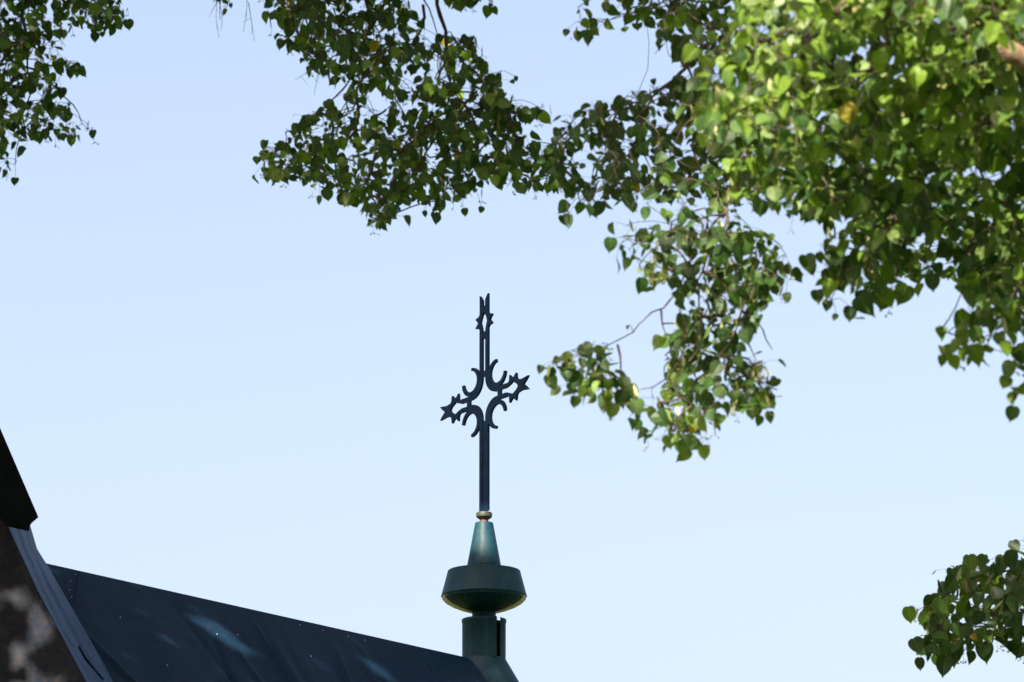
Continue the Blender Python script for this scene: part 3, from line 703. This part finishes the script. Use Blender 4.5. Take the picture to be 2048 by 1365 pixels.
bough(treeA, [(RMf, 1.0)], [[(2160, -90), (1980, -60), (1780, -20), (1640, 40), (1612, 120), (1600, 230)], [(1640, 40), (1540, 70), (1500, 160)], [(1780, -20), (1770, 90), (1720, 200), (1740, 290)], [(1980, -60), (1985, 100), (1970, 230), (1930, 320)], [(2080, -80), (2090, 80), (2060, 220)], [(2160, -90), (2380, -20), (2500, 180)], [(1780, -20), (1720, -200), (1640, -360)], [(2100, -90), (2160, -260), (2360, -340)]],
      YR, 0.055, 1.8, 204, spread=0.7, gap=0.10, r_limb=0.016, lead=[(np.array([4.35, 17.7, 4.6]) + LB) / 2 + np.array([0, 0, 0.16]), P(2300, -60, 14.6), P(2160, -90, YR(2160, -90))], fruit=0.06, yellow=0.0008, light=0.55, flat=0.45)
R2P = [(1690, 424), (1722, 440), (1832, 470), (1840, 560), (1822, 596), (1784, 606), (1740, 622), (1705, 632), (1694, 606), (1648, 600), (1650, 572), (1628, 560), (1616, 536), (1624, 502), (1660, 482)]
bough(treeA, [(R2P, 1.15)], [[(1880, 380), (1790, 430), (1710, 490), (1690, 560), (1662, 600)], [(1790, 430), (1800, 520), (1780, 580)], [(1710, 500), (1650, 500)]], lambda x, y: 16.4, 0.066, 1.7, 205, spread=0.4, gap=0.05, sep=0.34, r_limb=0.007,
      lead=[P(1960, 250, 16.8), P(1920, 320, 16.6), P(1880, 380, 16.4)], extra=[(1623, 534, 0.8), (1700, 628, 0.8), (1636, 592, 0.7), (1722, 600, 1.0), (1806, 590, 1.1), (1866, 565, 1.0), (1768, 608, 0.9), (1655, 455, 0.75), (1660, 556, 1.0), (1670, 635, 0.4), (1654, 612, 0.6)], fruit=0.1)
R3P = [(1905, 560), (2000, 540), (2150, 560), (2150, 830), (2040, 834), (2026, 812), (2022, 775), (2044, 745), (2004, 704), (1966, 736), (1930, 728), (1902, 735), (1884, 712), (1898, 690), (1880, 664), (1918, 642), (1934, 600)]
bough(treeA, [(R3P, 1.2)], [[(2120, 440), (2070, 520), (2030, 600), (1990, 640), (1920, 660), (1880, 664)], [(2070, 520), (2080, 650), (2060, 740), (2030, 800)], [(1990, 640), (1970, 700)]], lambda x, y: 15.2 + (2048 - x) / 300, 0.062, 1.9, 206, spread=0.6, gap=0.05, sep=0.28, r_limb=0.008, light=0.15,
      lead=[P(2150, 250, 15.6), P(2140, 350, 15.4), P(2120, 440, 15.0)], extra=[(1882, 666, 0.7), (1908, 726, 0.9), (2024, 828, 0.8), (2024, 794, 0.7), (2018, 740, 1.0), (1922, 642, 1.1), (1884, 722, 0.6), (2010, 766, 0.7)], fruit=0.06)
HP = [(1250, 462), (1272, 440), (1330, 402), (1450, 420), (1540, 470), (1560, 490), (1584, 545), (1560, 560), (1566, 596), (1538, 596), (1520, 640), (1502, 682), (1552, 728), (1566, 790), (1552, 822), (1530, 826), (1512, 832), (1480, 820), (1440, 826), (1412, 850), (1398, 900), (1362, 904), (1340, 882), (1292, 888), (1262, 868), (1270, 832), (1312, 804), (1338, 742), (1318, 702), (1360, 642), (1352, 602), (1372, 562), (1302, 556), (1280, 576), (1272, 532), (1236, 528), (1236, 505)]
H2 = [(1090, 735), (1122, 712), (1180, 690), (1212, 700), (1246, 738), (1262, 780), (1282, 818), (1252, 822), (1212, 814), (1150, 796), (1112, 792), (1094, 770)]
YH = lambda x, y: 17.0 - (y - 600) / 700.0 * 0.5
bough(treeA, [(HP, 1.2), (H2, 1.25)],
      [[(1560, 200), (1475, 300), (1452, 430), (1470, 540), (1482, 622), (1502, 690), (1520, 760)], [(1455, 420), (1400, 470), (1375, 545), (1356, 580), (1322, 618), (1262, 658), (1235, 690), (1180, 702), (1105, 728)], [(1455, 430), (1400, 540), (1402, 650), (1392, 780), (1350, 850)], [(1235, 690), (1240, 740), (1262, 790)], [(1322, 618), (1332, 672)], [(1400, 700), (1350, 760), (1280, 780, 0.1)], [(1450, 430), (1340, 460), (1270, 490)], [(1482, 622), (1520, 640), (1545, 700)]],
      YH, 0.052, 2.6, 207, spread=0.6, gap=0.07, sep=0.30, r_limb=0.0085, holes=[(1345, 620, 16), (1330, 700, 14), (1440, 745, 9), (1450, 560, 8), (1370, 830, 10)], yellow=0.0,
      lead=[P(1750, -140, 17.5), P(1680, 20, 17.3), P(1560, 200, YH(1560, 200))], extra=[(1221, 490, 1.0), (1408, 905, 1.0), (1540, 835, 0.8), (1518, 842, 0.75), (1505, 826, 1.0), (1290, 470, 0.9), (1148, 804, 0.8), (1210, 805, 1.2), (1260, 850, 0.9), (1574, 596, 0.7), (1282, 572, 1.1), (1100, 745, 0.9), (1255, 655, 0.3), (1345, 565, 0.9), (1340, 885, 1.0), (1396, 832, 0.7, 0.8), (1386, 856, 0.75, 0.65), (1402, 846, 0.5, 0.5)], fruit=0.08, light=0.05)
# --- a lower lime beyond, its spray comes in at the bottom right
TC = np.array([6.4, 23.4, 0])
treeC = empty('lime_tree', TC, 'smaller shaded lime tree reaching in low at the bottom right corner', 'tree', 'lime trees around the church')
trunk(treeC, TC, 7.5, 0.17, (0.2, 0.1), [((6.5, 23.4, 3.6), (3.4, 22.1, 5.6), 0.05), ((6.5, 23.4, 4.5), (8.3, 24, 7), 0.05), ((6.5, 23.4, 4.2), (6.2, 25.2, 6.6), 0.05)])
YC = lambda x, y: 22.0
CP = [(2420, 960), (2300, 960), (2160, 1050), (2060, 1074), (2028, 1084), (2004, 1122), (1954, 1116), (1912, 1140), (1884, 1164), (1872, 1200), (1842, 1234), (1858, 1268), (1836, 1288), (1868, 1330), (1900, 1336), (1932, 1300), (1972, 1318), (1994, 1292), (2048, 1308), (2160, 1320), (2380, 1260)]
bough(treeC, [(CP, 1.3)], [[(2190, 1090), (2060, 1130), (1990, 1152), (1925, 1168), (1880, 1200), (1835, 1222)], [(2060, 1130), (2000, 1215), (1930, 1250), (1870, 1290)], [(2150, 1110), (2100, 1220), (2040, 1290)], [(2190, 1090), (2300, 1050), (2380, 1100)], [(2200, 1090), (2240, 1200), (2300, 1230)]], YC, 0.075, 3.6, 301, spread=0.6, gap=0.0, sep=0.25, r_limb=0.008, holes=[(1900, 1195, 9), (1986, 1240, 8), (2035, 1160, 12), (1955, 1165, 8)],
      lead=[(3.4, 22.1, 5.6), P(2260, 1070, 22), P(2190, 1090, 22)], extra=[(1819, 1230, 1.0), (1834, 1292, 1.0), (1888, 1334, 1.2), (1840, 1328, 0.8), (1970, 1304, 1.2), (1904, 1308, 1.5), (1940, 1315, 0.8), (2035, 1302, 0.9), (1905, 1152, 1.0), (1940, 1128, 1.1), (1966, 1124, 0.9), (2005, 1128, 1.1), (2030, 1094, 0.9), (1882, 1178, 1.0), (1860, 1208, 1.0), (1985, 1145, 1.1), (1925, 1145, 1.0), (1850, 1240, 1.0)], fruit=0.1, yellow=0.004, light=-0.15)

# --- upper crowns (above the picture); openings are cut along sun rays to the wanted sun spots
def rp(px, py): return on_roof(px, py)
clear = [(np.array([FIN[0], FIN[1], fz(1064)]), 0.12), (np.array([FIN[0] - 0.02, FIN[1], fz(1100)]), 0.05), (np.array([FIN[0], FIN[1], fz(1030)]), 0.07),
         (rp(434, 1254), 0.075), (rp(452, 1268), 0.085), (rp(472, 1284), 0.075), (rp(690, 1318), 0.03), (rp(750, 1330), 0.05), (rp(775, 1345), 0.06), (rp(650, 1328), 0.03),
         (P(985, 1345, 29.95), 0.03),
         (P(20, 1345, 25.6), 0.12), (P(62, 1315, 25.6), 0.07), (P(125, 1352, 25.5), 0.08), (P(85, 1352, 25.5), 0.06), (P(40, 1275, 25.6), 0.06), (P(10, 1230, 25.7), 0.06), (P(66, 1195, 25.8), 0.06), (P(80, 1220, 25.8), 0.05), (P(20, 1160, 25.9), 0.05)]
crown(treeB, [((-3.6, 19.6, 12.6), (4.6, 4.2, 4.2)), ((-0.8, 21.5, 13.8), (3.4, 3.2, 2.6)), ((-4.2, 16.6, 11.8), (3.2, 2.6, 2.8)), ((-7.5, 20.5, 11.5), (3.2, 3.2, 3.2))], 46000, 0.105, 401, clear, gaps=-0.3)
crown(treeB, [((-2.5, 22.4, 14.6), (2.7, 1.9, 2.3)), ((-3.9, 22.3, 12.0), (2.5, 1.8, 2.3))], 34000, 0.105, 405, clear, gaps=-0.8)  # unseen clumps added to shade the finial and roof
crown(treeA, [((5.4, 18.2, 10.4), (3.4, 3.0, 4.0)), ((6.6, 17.2, 7.0), (2.6, 2.4, 3.0)), ((3.2, 18.8, 12.2), (2.8, 2.4, 2.2)), ((2.6, 17.2, 8.4), (2.2, 1.5, 1.1))], 30000, 0.095, 402, margin=40)
crown(treeA, [((-0.6, 15.6, 10.0), (3.4, 1.7, 1.6)), ((0.3, 16.9, 8.9), (2.5, 1.3, 1.2)), ((-1.1, 13.0, 8.7), (1.3, 0.8, 0.9))], 15500, 0.095, 404, clear)  # unseen overhang added to shade the middle and lower right boughs
crown(treeC, [((6.6, 23.6, 6.4), (2.2, 2.0, 2.2))], 5000, 0.09, 403, margin=120)
